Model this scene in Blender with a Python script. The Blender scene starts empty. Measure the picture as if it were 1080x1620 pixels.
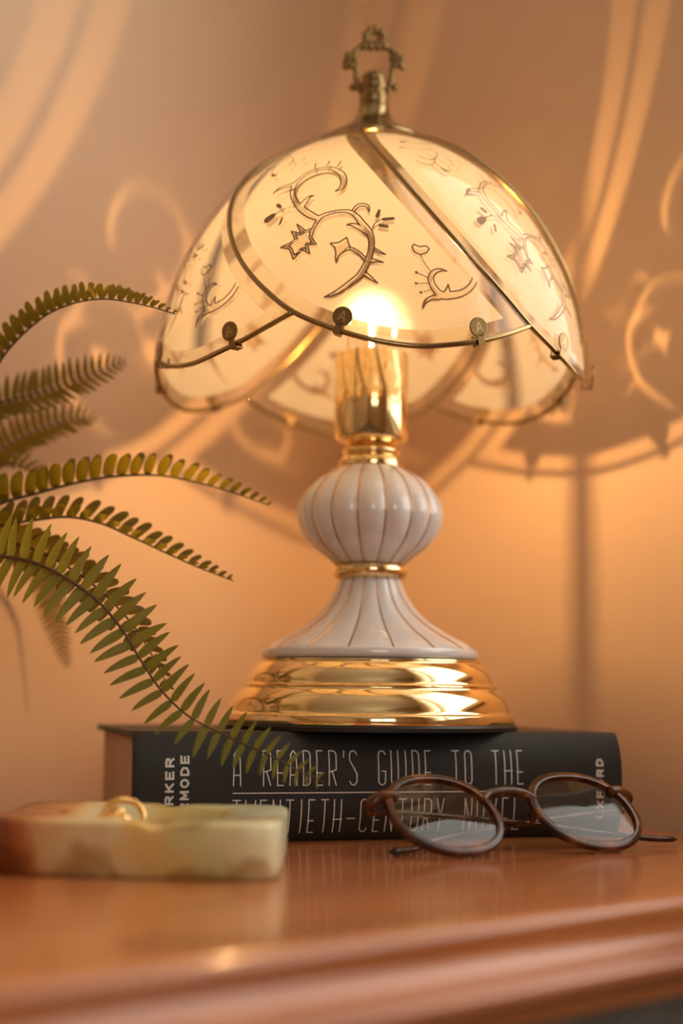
import bpy, math
import numpy as np
from mathutils import Vector, Matrix

# ------------------------------------------------------------------ scene, camera, light
scene = bpy.context.scene
CM = 0.01                                   # all lengths below are in centimetres

FPX, PITCH, ROLL = 2300.0, math.atan(290 / 2300.0), math.radians(0.6)
CAM = Vector((-1.5, -75.0, 6.7))
fw = Vector((0, math.cos(PITCH), math.sin(PITCH)))
r0 = Vector((1, 0, 0)); u0 = Vector((0, -math.sin(PITCH), math.cos(PITCH)))
Rv = r0 * math.cos(ROLL) + u0 * math.sin(ROLL)
Uv = u0 * math.cos(ROLL) - r0 * math.sin(ROLL)
cam_data = bpy.data.cameras.new('camera')
cam = bpy.data.objects.new('camera', cam_data)
scene.collection.objects.link(cam)
cam.matrix_world = Matrix(((Rv.x, Uv.x, -fw.x, CAM.x * CM), (Rv.y, Uv.y, -fw.y, CAM.y * CM),
                           (Rv.z, Uv.z, -fw.z, CAM.z * CM), (0, 0, 0, 1)))
cam_data.sensor_fit = 'VERTICAL'; cam_data.sensor_height = 36.0; cam_data.sensor_width = 24.0
cam_data.lens = FPX / 1620.0 * 36.0
cam_data.clip_start = 0.01; cam_data.clip_end = 50
cam_data.dof.use_dof = True
cam_data.dof.focus_distance = 0.665
cam_data.dof.aperture_fstop = 3.2
scene.camera = cam

scene.view_settings.view_transform = 'Standard'
scene.view_settings.look = 'None'
scene.view_settings.exposure = 0.06
scene.view_settings.gamma = 1.0
scene.view_settings.use_curve_mapping = False

BULB_W = 1.6                                # table lamp bulb
BULB_COL = (1.0, 0.58, 0.235)
SKY = 3.6                                   # overcast sky outside the windows
world = bpy.data.worlds.new('overcast_sky'); scene.world = world
world.use_nodes = True
bg = world.node_tree.nodes['Background']
bg.inputs[0].default_value = (1.0, 0.94, 0.86, 1); bg.inputs[1].default_value = SKY
cy = scene.cycles
cy.use_denoising = True
cy.use_adaptive_sampling = True; cy.adaptive_threshold = 0.05; cy.adaptive_min_samples = 16
cy.max_bounces = 9; cy.diffuse_bounces = 4; cy.glossy_bounces = 4; cy.transmission_bounces = 8
cy.transparent_max_bounces = 20
cy.caustics_reflective = False; cy.caustics_refractive = True
cy.sample_clamp_indirect = 4.0; cy.sample_clamp_direct = 0.0

# walls meet in a corner behind the lamp; N points at the right wall, M at the left wall
A40 = math.radians(40)
N = Vector((math.cos(A40), math.sin(A40), 0)); M = Vector((-N.y, N.x, 0))
W_RIGHT, W_LEFT = 17.0, 20.8
FLOOR_Z, CEIL_Z = -74.0, 176.0
ROOM_T, ROOM_S = 330.0, 360.0               # room size along -M and along -N
WIN1 = (9.6, 118.0, 14.0, 142.0)           # window in the right wall: from, to, sill, head
WIN2 = (120.0, 260.0, 14.0, 142.0)          # window in the wall opposite the left wall


def portal(name, centre, normal, w, h):
    l = bpy.data.lights.new(name, 'AREA'); l.shape = 'RECTANGLE'; l.size = w * CM; l.size_y = h * CM
    l.cycles.is_portal = True
    o = bpy.data.objects.new(name, l); scene.collection.objects.link(o)
    z = -Vector(normal); y = Vector((0, 0, 1)); x = y.cross(z)
    o.matrix_world = Matrix(((x.x, y.x, z.x, centre.x * CM), (x.y, y.y, z.y, centre.y * CM),
                             (x.z, y.z, z.z, centre.z * CM), (0, 0, 0, 1)))


zc = (WIN1[2] + WIN1[3]) / 2
portal('window_daylight', N * (W_RIGHT + 9) - M * ((WIN1[0] + WIN1[1]) / 2) + Vector((0, 0, zc)), -N,
       WIN1[1] - WIN1[0], WIN1[3] - WIN1[2])
portal('window_daylight', M * (W_LEFT - ROOM_T - 9) - N * ((WIN2[0] + WIN2[1]) / 2) + Vector((0, 0, zc)), M,
       WIN2[1] - WIN2[0], WIN2[3] - WIN2[2])

# ------------------------------------------------------------------ helpers
COL = scene.collection


def mat(name):
    m = bpy.data.materials.new(name); m.use_nodes = True
    nt = m.node_tree; nt.nodes.clear()
    out = nt.nodes.new('ShaderNodeOutputMaterial')
    return m, nt, out


def nd(nt, typ, **kw):
    n = nt.nodes.new(typ)
    for k, v in kw.items():
        if k.startswith('i_'):
            key = k[2:].replace('_', ' ')
            n.inputs[key].default_value = v
        else:
            setattr(n, k, v)
    return n


def bsdf(nt, col=(.8, .8, .8), rough=.5, metal=0., **kw):
    b = nt.nodes.new('ShaderNodeBsdfPrincipled')
    b.inputs['Base Color'].default_value = (*col, 1)
    b.inputs['Roughness'].default_value = rough
    b.inputs['Metallic'].default_value = metal
    for k, v in kw.items():
        b.inputs[k].default_value = v
    return b


def simple(name, col, rough=.5, metal=0., noise=None, bump=None, **kw):
    """principled material with a little procedural colour variation and relief"""
    m, nt, out = mat(name)
    b = bsdf(nt, col, rough, metal, **kw)
    nt.links.new(b.outputs[0], out.inputs[0])
    tc = nd(nt, 'ShaderNodeTexCoord')
    if noise:
        sc, amt = noise
        n = nd(nt, 'ShaderNodeTexNoise'); n.inputs['Scale'].default_value = sc; n.inputs['Detail'].default_value = 4
        nt.links.new(tc.outputs['Object'], n.inputs['Vector'])
        mx = nd(nt, 'ShaderNodeMix', data_type='RGBA')
        mx.inputs['A'].default_value = (*[c * (1 - amt) for c in col], 1)
        mx.inputs['B'].default_value = (*[min(1, c * (1 + amt)) for c in col], 1)
        nt.links.new(n.outputs['Fac'], mx.inputs['Factor'])
        nt.links.new(mx.outputs['Result'], b.inputs['Base Color'])
    if bump:
        sc, st, di = bump
        n = nd(nt, 'ShaderNodeTexNoise'); n.inputs['Scale'].default_value = sc; n.inputs['Detail'].default_value = 3
        nt.links.new(tc.outputs['Object'], n.inputs['Vector'])
        bp = nd(nt, 'ShaderNodeBump'); bp.inputs['Strength'].default_value = st; bp.inputs['Distance'].default_value = di
        nt.links.new(n.outputs['Fac'], bp.inputs['Height']); nt.links.new(bp.outputs[0], b.inputs['Normal'])
    return m


def ramp(nt, stops):
    r = nt.nodes.new('ShaderNodeValToRGB')
    e = r.color_ramp.elements
    while len(e) < len(stops):
        e.new(0.5)
    for i, (p, c) in enumerate(stops):
        e[i].position = p; e[i].color = (*c, 1)
    return r


def empty(name, loc, rz=0.0, label=None, cat=None, group=None, kind=None):
    o = bpy.data.objects.new(name, None); COL.objects.link(o)
    o.empty_display_size = 0.02
    o.location = Vector(loc) * CM; o.rotation_euler = (0, 0, rz)
    tag(o, label, cat, group, kind)
    return o


def tag(o, label=None, cat=None, group=None, kind=None):
    for k, v in (('label', label), ('category', cat), ('group', group), ('kind', kind)):
        if v:
            o[k] = v
    return o


def mk(name, verts, faces, m, parent=None, off=None, smooth=True, fmat=None):
    """one mesh object; verts in cm, shifted by -off (the thing's base) when the verts are in world terms"""
    me = bpy.data.meshes.new(name)
    v = np.asarray(verts, float)
    if off is not None:
        v = v - np.asarray(off, float)
    me.from_pydata((v * CM).tolist(), [], [tuple(int(i) for i in f) for f in faces])
    for x in (m if isinstance(m, (list, tuple)) else [m]):
        me.materials.append(x)
    if fmat is not None:
        me.polygons.foreach_set('material_index', np.asarray(fmat, np.int32))
    if smooth:
        me.polygons.foreach_set('use_smooth', [True] * len(me.polygons))
    me.update()
    o = bpy.data.objects.new(name, me); COL.objects.link(o)
    if parent is not None:
        o.parent = parent
    return o


class MB:
    """collects shapes for one mesh"""
    def __init__(s): s.v = []; s.f = []
    def add(s, v, f):
        k = len(s.v); s.v += [tuple(float(c) for c in p) for p in v]; s.f += [tuple(i + k for i in q) for q in f]
        return s
    def build(s, name, m, parent=None, off=None, smooth=True):
        return mk(name, s.v, s.f, m, parent, off, smooth)


def box(x0, x1, y0, y1, z0, z1):
    v = [(x0, y0, z0), (x1, y0, z0), (x1, y1, z0), (x0, y1, z0), (x0, y0, z1), (x1, y0, z1), (x1, y1, z1), (x0, y1, z1)]
    return v, [(0, 3, 2, 1), (4, 5, 6, 7), (0, 1, 5, 4), (1, 2, 6, 5), (2, 3, 7, 6), (3, 0, 4, 7)]


def obox(o, a, b, c):
    """box from a corner and three edge vectors"""
    o, a, b, c = map(Vector, (o, a, b, c))
    v = [o, o + a, o + a + b, o + b, o + c, o + a + c, o + a + b + c, o + b + c]
    f = [(0, 3, 2, 1), (4, 5, 6, 7), (0, 1, 5, 4), (1, 2, 6, 5), (2, 3, 7, 6), (3, 0, 4, 7)]
    if a.cross(b).dot(c) < 0:
        f = [tuple(reversed(q)) for q in f]
    return v, f


def catmull(pts, per=8):
    P = np.asarray(pts, float)
    Q = np.vstack([2 * P[0] - P[1], P, 2 * P[-1] - P[-2]])
    out = []
    for i in range(len(P) - 1):
        a, b, c, d = Q[i:i + 4]
        for t in np.linspace(0, 1, per, endpoint=False):
            out.append(0.5 * (2 * b + (c - a) * t + (2 * a - 5 * b + 4 * c - d) * t * t + (3 * b - a - 3 * c + d) * t ** 3))
    out.append(P[-1])
    return np.array(out)


def lathe(profile, seg=96, lobes=0, amp=None, cap=True):
    """profile of (r, z); lobes scallop the radius by amp(z-index)"""
    v, f = [], []
    for i, (r, z) in enumerate(profile):
        for k in range(seg):
            a = 2 * math.pi * k / seg
            rr = r
            if lobes:
                rr = r * (1 + amp[i] * (abs(math.sin(a * lobes / 2)) - 0.6))
            v.append((rr * math.cos(a), rr * math.sin(a), z))
    for i in range(len(profile) - 1):
        for k in range(seg):
            k2 = (k + 1) % seg
            f.append((i * seg + k, i * seg + k2, (i + 1) * seg + k2, (i + 1) * seg + k))
    if cap:
        f.append(tuple(reversed(range(seg))))
        f.append(tuple(range((len(profile) - 1) * seg, len(profile) * seg)))
    return v, f


def frames(P):
    P = np.asarray(P, float)
    T = np.gradient(P, axis=0); T /= np.linalg.norm(T, axis=1)[:, None] + 1e-12
    ref = np.array([0, 0, 1.0]) if abs(T[0][2]) < .9 else np.array([0, 1.0, 0])
    A = []
    a = np.cross(T[0], ref); a /= np.linalg.norm(a)
    for t in T:
        a = a - t * (a @ t); a /= np.linalg.norm(a) + 1e-12; A.append(a)
    A = np.array(A)
    return T, A, np.cross(T, A)


def tube(P, r, seg=8, closed=False, flat=1.0):
    P = np.asarray(P, float); n = len(P)
    r = np.broadcast_to(np.asarray(r, float), (n,))
    T, A, B = frames(P)
    if closed:
        T = np.roll(P, -1, 0) - np.roll(P, 1, 0); T /= np.linalg.norm(T, axis=1)[:, None]
        nrm = np.cross(P[1] - P[0], P[n // 3] - P[0]); nrm /= np.linalg.norm(nrm)
        A = np.cross(T, nrm); A /= np.linalg.norm(A, axis=1)[:, None]; B = np.tile(nrm, (n, 1))
    v, f = [], []
    for i in range(n):
        for k in range(seg):
            a = 2 * math.pi * k / seg
            v.append(P[i] + r[i] * (math.cos(a) * A[i] + flat * math.sin(a) * B[i]))
    m = n if closed else n - 1
    for i in range(m):
        j = (i + 1) % n
        for k in range(seg):
            k2 = (k + 1) % seg
            f.append((i * seg + k, i * seg + k2, j * seg + k2, j * seg + k))
    if not closed:
        f.append(tuple(reversed(range(seg)))); f.append(tuple(range((n - 1) * seg, n * seg)))
    return v, f


def ball(c, r, seg=10, rings=6, sx=1, sy=1, sz=1):
    v, f = [], []
    for i in range(rings + 1):
        th = math.pi * i / rings
        for k in range(seg):
            a = 2 * math.pi * k / seg
            v.append((c[0] + r * sx * math.sin(th) * math.cos(a), c[1] + r * sy * math.sin(th) * math.sin(a), c[2] + r * sz * math.cos(th)))
    for i in range(rings):
        for k in range(seg):
            k2 = (k + 1) % seg
            f.append((i * seg + k, (i + 1) * seg + k, (i + 1) * seg + k2, i * seg + k2))
    return v, f


def loft(rings, closed_ring=True, cap0=True, cap1=True):
    n = len(rings[0]); v = [p for r in rings for p in r]; f = []
    for i in range(len(rings) - 1):
        for k in range(n if closed_ring else n - 1):
            k2 = (k + 1) % n
            f.append((i * n + k, i * n + k2, (i + 1) * n + k2, (i + 1) * n + k))
    if cap0: f.append(tuple(reversed(range(n))))
    if cap1: f.append(tuple(range((len(rings) - 1) * n, len(rings) * n)))
    return v, f


# ------------------------------------------------------------------ stroke lettering
def arc(cx, cy, rx, ry, a0, a1, n=7):
    return [(cx + rx * math.cos(math.radians(a0 + (a1 - a0) * i / n)), cy + ry * math.sin(math.radians(a0 + (a1 - a0) * i / n))) for i in range(n + 1)]


ROUND = arc(.5, .87, .5, .13, 180, 0) + arc(.5, .13, .5, .13, 0, -180) + [(0, .87)]
DECO = {   # tall narrow capitals with low crossbars, unit box
    'A': [[(0, 0), (.12, .9), (.5, 1), (.88, .9), (1, 0)], [(.02, .3), (.98, .3)]],
    'R': [[(0, 0), (0, 1), (.5, 1)] + arc(.5, .87, .5, .13, 90, 0)[1:] + [(1, .45), (.0, .38)], [(.45, .38), (1, 0)]],
    'E': [[(.9, 1), (.1, 1), (.1, 0), (.9, 0)], [(0, .36), (.8, .36)]],
    'D': [[(.05, 0), (.05, 1), (.5, 1)] + arc(.5, .87, .5, .13, 90, 0)[1:] + arc(.5, .13, .5, .13, 0, -90) + [(.05, 0)]],
    'S': [arc(.5, .87, .5, .13, 10, 180) + [(.0, .72), (1, .32)] + arc(.5, .13, .5, .13, 0, -170)],
    'G': [arc(.5, .87, .5, .13, 10, 180) + arc(.5, .13, .5, .13, 180, 360) + [(1, .4), (.5, .4)]],
    'U': [[(0, 1)] + arc(.5, .13, .5, .13, 180, 360) + [(1, 1)]],
    'I': [[(.5, 0), (.5, 1)]],
    'T': [[(0, 1), (1, 1)], [(.5, 1), (.5, 0)]],
    'O': [ROUND],
    'H': [[(0, 0), (0, 1)], [(1, 0), (1, 1)], [(-.12, .4), (1.12, .4)]],
    'W': [[(-.1, 1), (.2, 0), (.5, .8), (.8, 0), (1.1, 1)]],
    'N': [[(0, 0), (0, 1), (1, 0), (1, 1)]],
    'Y': [[(0, 1), (.5, .4), (1, 1)], [(.5, .4), (.5, 0)]],
    'C': [arc(.5, .87, .5, .13, 10, 180) + arc(.5, .13, .5, .13, 180, 350)],
    'V': [[(0, 1), (.5, 0), (1, 1)]],
    'L': [[(.05, 1), (.05, 0), (.95, 0)]],
    '-': [[(0, .42), (1, .42)]], "'": [[(.55, 1), (.4, .82)]], ' ': [],
}
BOLD = {
    'P': [[(0, 0), (0, 1), (.6, 1), (.95, .9), (.95, .58), (.6, .48), (0, .48)]],
    'A': [[(0, 0), (.5, 1), (1, 0)], [(.18, .3), (.82, .3)]],
    'R': [[(0, 0), (0, 1), (.6, 1), (.95, .9), (.95, .6), (.6, .48), (0, .48)], [(.5, .48), (1, 0)]],
    'K': [[(0, 0), (0, 1)], [(.95, 1), (.05, .45)], [(.35, .6), (1, 0)]],
    'E': [[(.9, 1), (0, 1), (0, 0), (.9, 0)], [(0, .5), (.8, .5)]],
    'M': [[(0, 0), (0, 1), (.5, .25), (1, 1), (1, 0)]],
    'O': [arc(.5, .5, .5, .5, 0, 360, 16)], 'D': [[(0, 0), (0, 1), (.5, 1), (.95, .75), (.95, .25), (.5, 0), (0, 0)]],
    'X': [[(0, 0), (1, 1)], [(0, 1), (1, 0)]], 'F': [[(.9, 1), (0, 1), (0, 0)], [(0, .5), (.8, .5)]],
}


def ribbons(lines, hw, fn, step=.3):
    """flat raised strips along 2D polylines; fn maps (x, y) to 3D"""
    b = MB()
    for L in lines:
        for (x0, y0), (x1, y1) in zip(L[:-1], L[1:]):
            d = math.hypot(x1 - x0, y1 - y0)
            if d < 1e-6: continue
            tx, ty = (x1 - x0) / d, (y1 - y0) / d
            n = max(1, int(d / step) + 1)
            pts = []
            for i in range(n + 1):
                s = -hw * .8 + (d + 1.6 * hw) * i / n
                pts.append((x0 + tx * s, y0 + ty * s))
            v = []
            for (x, y) in pts:
                v.append(fn(x - ty * hw, y + tx * hw)); v.append(fn(x + ty * hw, y - tx * hw))
            b.add(v, [(2 * i, 2 * i + 1, 2 * i + 3, 2 * i + 2) for i in range(n)])
    return b

# ------------------------------------------------------------------ materials
def wall_paint():
    m, nt, out = mat('beige_wall_paint')
    b = bsdf(nt, (.80, .57, .375), .62)
    tc = nd(nt, 'ShaderNodeTexCoord')
    n1 = nd(nt, 'ShaderNodeTexNoise'); n1.inputs['Scale'].default_value = 3; n1.inputs['Detail'].default_value = 3
    nt.links.new(tc.outputs['Object'], n1.inputs['Vector'])
    r = ramp(nt, [(.3, (.785, .558, .367)), (.7, (.815, .582, .383))])
    nt.links.new(n1.outputs['Fac'], r.inputs[0]); nt.links.new(r.outputs[0], b.inputs['Base Color'])
    n2 = nd(nt, 'ShaderNodeTexNoise'); n2.inputs['Scale'].default_value = 260; n2.inputs['Detail'].default_value = 2
    nt.links.new(tc.outputs['Object'], n2.inputs['Vector'])
    bp = nd(nt, 'ShaderNodeBump'); bp.inputs['Strength'].default_value = .12; bp.inputs['Distance'].default_value = .002
    nt.links.new(n2.outputs['Fac'], bp.inputs['Height']); nt.links.new(bp.outputs[0], b.inputs['Normal'])
    nt.links.new(b.outputs[0], out.inputs[0])
    return m


def wood():
    m, nt, out = mat('polished_red_brown_wood')
    b = bsdf(nt, (.3, .1, .04), .24)
    b.inputs['Coat Weight'].default_value = .5; b.inputs['Coat Roughness'].default_value = .12
    tc = nd(nt, 'ShaderNodeTexCoord')
    mp = nd(nt, 'ShaderNodeMapping'); mp.inputs['Scale'].default_value = (3.0, 38, 38)
    nt.links.new(tc.outputs['Object'], mp.inputs[0])
    n1 = nd(nt, 'ShaderNodeTexNoise'); n1.inputs['Scale'].default_value = 1.6; n1.inputs['Detail'].default_value = 7
    n1.inputs['Distortion'].default_value = .5
    nt.links.new(mp.outputs[0], n1.inputs['Vector'])
    r = ramp(nt, [(.25, (.34, .105, .034)), (.5, (.50, .165, .052)), (.75, (.62, .225, .075))])
    nt.links.new(n1.outputs['Fac'], r.inputs[0]); nt.links.new(r.outputs[0], b.inputs['Base Color'])
    nt.links.new(b.outputs[0], out.inputs[0])
    return m


def onyx():
    m, nt, out = mat('banded_green_brown_onyx')
    b = bsdf(nt, (.5, .5, .3), .22)
    b.inputs['Subsurface Weight'].default_value = .55
    b.inputs['Subsurface Radius'].default_value = (1.0, .8, .45)
    b.inputs['Subsurface Scale'].default_value = .006
    tc = nd(nt, 'ShaderNodeTexCoord')
    mp = nd(nt, 'ShaderNodeMapping'); mp.inputs['Scale'].default_value = (1, 1, 1)
    nt.links.new(tc.outputs['Object'], mp.inputs[0])
    sx = nd(nt, 'ShaderNodeSeparateXYZ'); nt.links.new(mp.outputs[0], sx.inputs[0])
    n1 = nd(nt, 'ShaderNodeTexNoise'); n1.inputs['Scale'].default_value = 26; n1.inputs['Detail'].default_value = 5; n1.inputs['Distortion'].default_value = .8
    nt.links.new(mp.outputs[0], n1.inputs['Vector'])
    # left end brown, right end pale green: the stone's own banding
    a = nd(nt, 'ShaderNodeMath', operation='MULTIPLY_ADD'); a.inputs[1].default_value = 9.0; a.inputs[2].default_value = .48
    nt.links.new(sx.outputs['X'], a.inputs[0])
    c = nd(nt, 'ShaderNodeMath', operation='MULTIPLY_ADD'); c.inputs[1].default_value = .5; c.inputs[2].default_value = -.25
    nt.links.new(n1.outputs['Fac'], c.inputs[0])
    d = nd(nt, 'ShaderNodeMath', operation='ADD'); nt.links.new(a.outputs[0], d.inputs[0]); nt.links.new(c.outputs[0], d.inputs[1])
    r = ramp(nt, [(.0, (.24, .06, .012)), (.14, (.46, .17, .06)), (.22, (.66, .46, .22)), (.40, (.74, .68, .42)),
                  (.55, (.74, .54, .20)), (.72, (.62, .63, .32)), (.95, (.76, .78, .55))])
    nt.links.new(d.outputs[0], r.inputs[0])
    w = nd(nt, 'ShaderNodeTexWave'); w.inputs['Scale'].default_value = 9; w.inputs['Distortion'].default_value = 9; w.inputs['Detail'].default_value = 3
    w.inputs['Detail Scale'].default_value = 2; w.bands_direction = 'Z'
    nt.links.new(mp.outputs[0], w.inputs['Vector'])
    r2 = ramp(nt, [(.0, (.55, .36, .18)), (.30, (1, 1, 1)), (1, (1, 1, .95))])
    nt.links.new(w.outputs['Fac'], r2.inputs[0])
    mx = nd(nt, 'ShaderNodeMix', data_type='RGBA', blend_type='MULTIPLY'); mx.inputs['Factor'].default_value = .7
    nt.links.new(r.outputs[0], mx.inputs['A']); nt.links.new(r2.outputs[0], mx.inputs['B'])
    nt.links.new(mx.outputs['Result'], b.inputs['Base Color'])
    nt.links.new(b.outputs[0], out.inputs[0])
    return m


def tortoise():
    m, nt, out = mat('tortoiseshell_acetate')
    b = bsdf(nt, (.12, .035, .012), .20)
    tc = nd(nt, 'ShaderNodeTexCoord')
    n1 = nd(nt, 'ShaderNodeTexNoise'); n1.inputs['Scale'].default_value = 90; n1.inputs['Detail'].default_value = 3
    nt.links.new(tc.outputs['Object'], n1.inputs['Vector'])
    r = ramp(nt, [(.35, (.022, .008, .004)), (.55, (.10, .030, .009)), (.74, (.30, .10, .022))])
    nt.links.new(n1.outputs['Fac'], r.inputs[0]); nt.links.new(r.outputs[0], b.inputs['Base Color'])
    t = nd(nt, 'ShaderNodeBsdfTranslucent'); nt.links.new(r.outputs[0], t.inputs[0])
    mx = nd(nt, 'ShaderNodeMixShader'); mx.inputs[0].default_value = .15
    nt.links.new(b.outputs[0], mx.inputs[1]); nt.links.new(t.outputs[0], mx.inputs[2]); nt.links.new(mx.outputs[0], out.inputs[0])
    return m


def schlick(nt, f0=.04, normal=None):
    """view-angle reflectance of a thin sheet, the same from both sides"""
    lw = nd(nt, 'ShaderNodeLayerWeight'); lw.inputs['Blend'].default_value = .5
    if normal is not None: nt.links.new(normal, lw.inputs['Normal'])
    p = nd(nt, 'ShaderNodeMath', operation='POWER'); p.inputs[1].default_value = 5
    nt.links.new(lw.outputs['Facing'], p.inputs[0])
    a = nd(nt, 'ShaderNodeMath', operation='MULTIPLY_ADD', use_clamp=True); a.inputs[1].default_value = 1 - f0; a.inputs[2].default_value = f0
    nt.links.new(p.outputs[0], a.inputs[0])
    return a.outputs[0]


def thin_glass(name, tint=(1, 1, 1), rough=.02, refl=1.0):
    m, nt, out = mat(name)
    t = nd(nt, 'ShaderNodeBsdfTransparent'); t.inputs[0].default_value = (*tint, 1)
    g = nt.nodes.new('ShaderNodeBsdfGlossy')
    g.inputs['Roughness'].default_value = rough
    lw = schlick(nt)
    mu = nd(nt, 'ShaderNodeMath', operation='MULTIPLY'); mu.inputs[1].default_value = refl
    nt.links.new(lw, mu.inputs[0])
    mx = nd(nt, 'ShaderNodeMixShader')
    nt.links.new(mu.outputs[0], mx.inputs[0]); nt.links.new(t.outputs[0], mx.inputs[1]); nt.links.new(g.outputs[0], mx.inputs[2])
    nt.links.new(mx.outputs[0], out.inputs[0])
    return m


def leaf_mat(name, dark, light, trans):
    m, nt, out = mat(name)
    b = bsdf(nt, light, .42)
    tc = nd(nt, 'ShaderNodeTexCoord')
    n1 = nd(nt, 'ShaderNodeTexNoise'); n1.inputs['Scale'].default_value = 1.4; n1.inputs['Detail'].default_value = 3
    oi = nd(nt, 'ShaderNodeObjectInfo')
    ad = nd(nt, 'ShaderNodeVectorMath', operation='ADD')
    nt.links.new(tc.outputs['Object'], ad.inputs[0]); nt.links.new(oi.outputs['Location'], ad.inputs[1])
    nt.links.new(ad.outputs[0], n1.inputs['Vector'])
    r = ramp(nt, [(.3, dark), (.7, light)])
    nt.links.new(n1.outputs['Fac'], r.inputs[0]); nt.links.new(r.outputs[0], b.inputs['Base Color'])
    t = nd(nt, 'ShaderNodeBsdfTranslucent'); t.inputs[0].default_value = (*trans, 1)
    mx = nd(nt, 'ShaderNodeMixShader'); mx.inputs[0].default_value = .45
    nt.links.new(b.outputs[0], mx.inputs[1]); nt.links.new(t.outputs[0], mx.inputs[2]); nt.links.new(mx.outputs[0], out.inputs[0])
    return m


def attr_step(nt, name, lo, hi, inside_one=True):
    """1 where attribute < lo fading to 0 at hi"""
    a = nd(nt, 'ShaderNodeAttribute', attribute_name=name)
    r = nd(nt, 'ShaderNodeMapRange', clamp=True)
    r.inputs['From Min'].default_value = lo; r.inputs['From Max'].default_value = hi
    r.inputs['To Min'].default_value = 1 if inside_one else 0; r.inputs['To Max'].default_value = 0 if inside_one else 1
    nt.links.new(a.outputs['Fac'], r.inputs['Value'])
    return r


def mth(nt, op, a, b):
    n = nd(nt, 'ShaderNodeMath', operation=op)
    for i, x in enumerate((a, b)):
        if isinstance(x, (int, float)): n.inputs[i].default_value = x
        else: nt.links.new(x, n.inputs[i])
    return n.outputs[0]


BEVEL = .78 * CM


def shade_outer():
    """clear outer face with the printed gold-brown outlines"""
    m, nt, out = mat('clear_glass_with_printed_vine')
    a = nd(nt, 'ShaderNodeAttribute', attribute_name='sd')
    ab = mth(nt, 'ABSOLUTE', a.outputs['Fac'], 0)
    r = nd(nt, 'ShaderNodeMapRange', clamp=True)
    r.inputs['From Min'].default_value = .020 * CM; r.inputs['From Max'].default_value = .050 * CM
    r.inputs['To Min'].default_value = 1; r.inputs['To Max'].default_value = 0
    nt.links.new(ab, r.inputs['Value'])
    ink = attr_step(nt, 'ink', -.005 * CM, .02 * CM)
    ol = mth(nt, 'MAXIMUM', r.outputs[0], ink.outputs[0])
    ed = attr_step(nt, 'edge', BEVEL, BEVEL + .02 * CM, False)      # nothing printed on the bevel
    paint_f = mth(nt, 'MULTIPLY', ol, ed.outputs[0])
    paint_f = mth(nt, 'MULTIPLY', paint_f, .95)
    tr = nd(nt, 'ShaderNodeBsdfTransparent'); tr.inputs[0].default_value = (.985, .975, .95, 1)
    gl = nt.nodes.new('ShaderNodeBsdfGlossy'); gl.inputs['Roughness'].default_value = .04
    # ground bevel: two facets along every edge of the pane
    e = nd(nt, 'ShaderNodeAttribute', attribute_name='edge')
    mr = nd(nt, 'ShaderNodeMapRange', clamp=True)
    mr.inputs['From Min'].default_value = .25 * CM; mr.inputs['From Max'].default_value = BEVEL
    mr.inputs['To Min'].default_value = 0; mr.inputs['To Max'].default_value = 1
    nt.links.new(e.outputs['Fac'], mr.inputs['Value'])
    bp = nd(nt, 'ShaderNodeBump'); bp.inputs['Strength'].default_value = .6; bp.inputs['Distance'].default_value = .0016
    nt.links.new(mr.outputs[0], bp.inputs['Height'])
    nt.links.new(bp.outputs[0], gl.inputs['Normal']); fr = schlick(nt, .045, bp.outputs[0])
    mx = nd(nt, 'ShaderNodeMixShader')
    nt.links.new(fr, mx.inputs[0]); nt.links.new(tr.outputs[0], mx.inputs[1]); nt.links.new(gl.outputs[0], mx.inputs[2])
    pt = bsdf(nt, (.20, .088, .026), .4, .35)
    m2 = nd(nt, 'ShaderNodeMixShader')
    nt.links.new(paint_f, m2.inputs[0]); nt.links.new(mx.outputs[0], m2.inputs[1]); nt.links.new(pt.outputs[0], m2.inputs[2])
    nt.links.new(m2.outputs[0], out.inputs[0])
    return m


def shade_inner():
    """frosted inner face; the vine and the bevel are left clear"""
    m, nt, out = mat('frosted_glass_with_clear_vine')
    vine = attr_step(nt, 'sd', -.03 * CM, .03 * CM)
    ink = attr_step(nt, 'ink', -.0 * CM, .04 * CM)
    bev = attr_step(nt, 'edge', BEVEL - .03 * CM, BEVEL + .03 * CM)
    e = nd(nt, 'ShaderNodeAttribute', attribute_name='edge')
    clear = mth(nt, 'MAXIMUM', mth(nt, 'MAXIMUM', vine.outputs[0], bev.outputs[0]), mth(nt, 'MULTIPLY', ink.outputs[0], .6))
    clear = mth(nt, 'MULTIPLY', clear, .90)
    tl = nd(nt, 'ShaderNodeBsdfTranslucent'); tl.inputs[0].default_value = (.43, .40, .352, 1)
    df = nd(nt, 'ShaderNodeBsdfDiffuse'); df.inputs[0].default_value = (.62, .59, .55, 1)
    f0 = nd(nt, 'ShaderNodeMixShader'); f0.inputs[0].default_value = .36
    nt.links.new(tl.outputs[0], f0.inputs[1]); nt.links.new(df.outputs[0], f0.inputs[2])
    rf = nt.nodes.new('ShaderNodeBsdfRefraction'); rf.inputs['Roughness'].default_value = .80; rf.inputs['IOR'].default_value = 1.20
    rf.inputs['Color'].default_value = (.95, .92, .87, 1)          # ground glass scatters most light forwards
    fm = nd(nt, 'ShaderNodeMixShader'); fm.inputs[0].default_value = .065
    nt.links.new(f0.outputs[0], fm.inputs[1]); nt.links.new(rf.outputs[0], fm.inputs[2])
    tr = nd(nt, 'ShaderNodeBsdfTransparent'); tr.inputs[0].default_value = (.94, .91, .86, 1)
    mx = nd(nt, 'ShaderNodeMixShader')
    nt.links.new(clear, mx.inputs[0]); nt.links.new(fm.outputs[0], mx.inputs[1]); nt.links.new(tr.outputs[0], mx.inputs[2])
    nt.links.new(mx.outputs[0], out.inputs[0])
    return m


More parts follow.
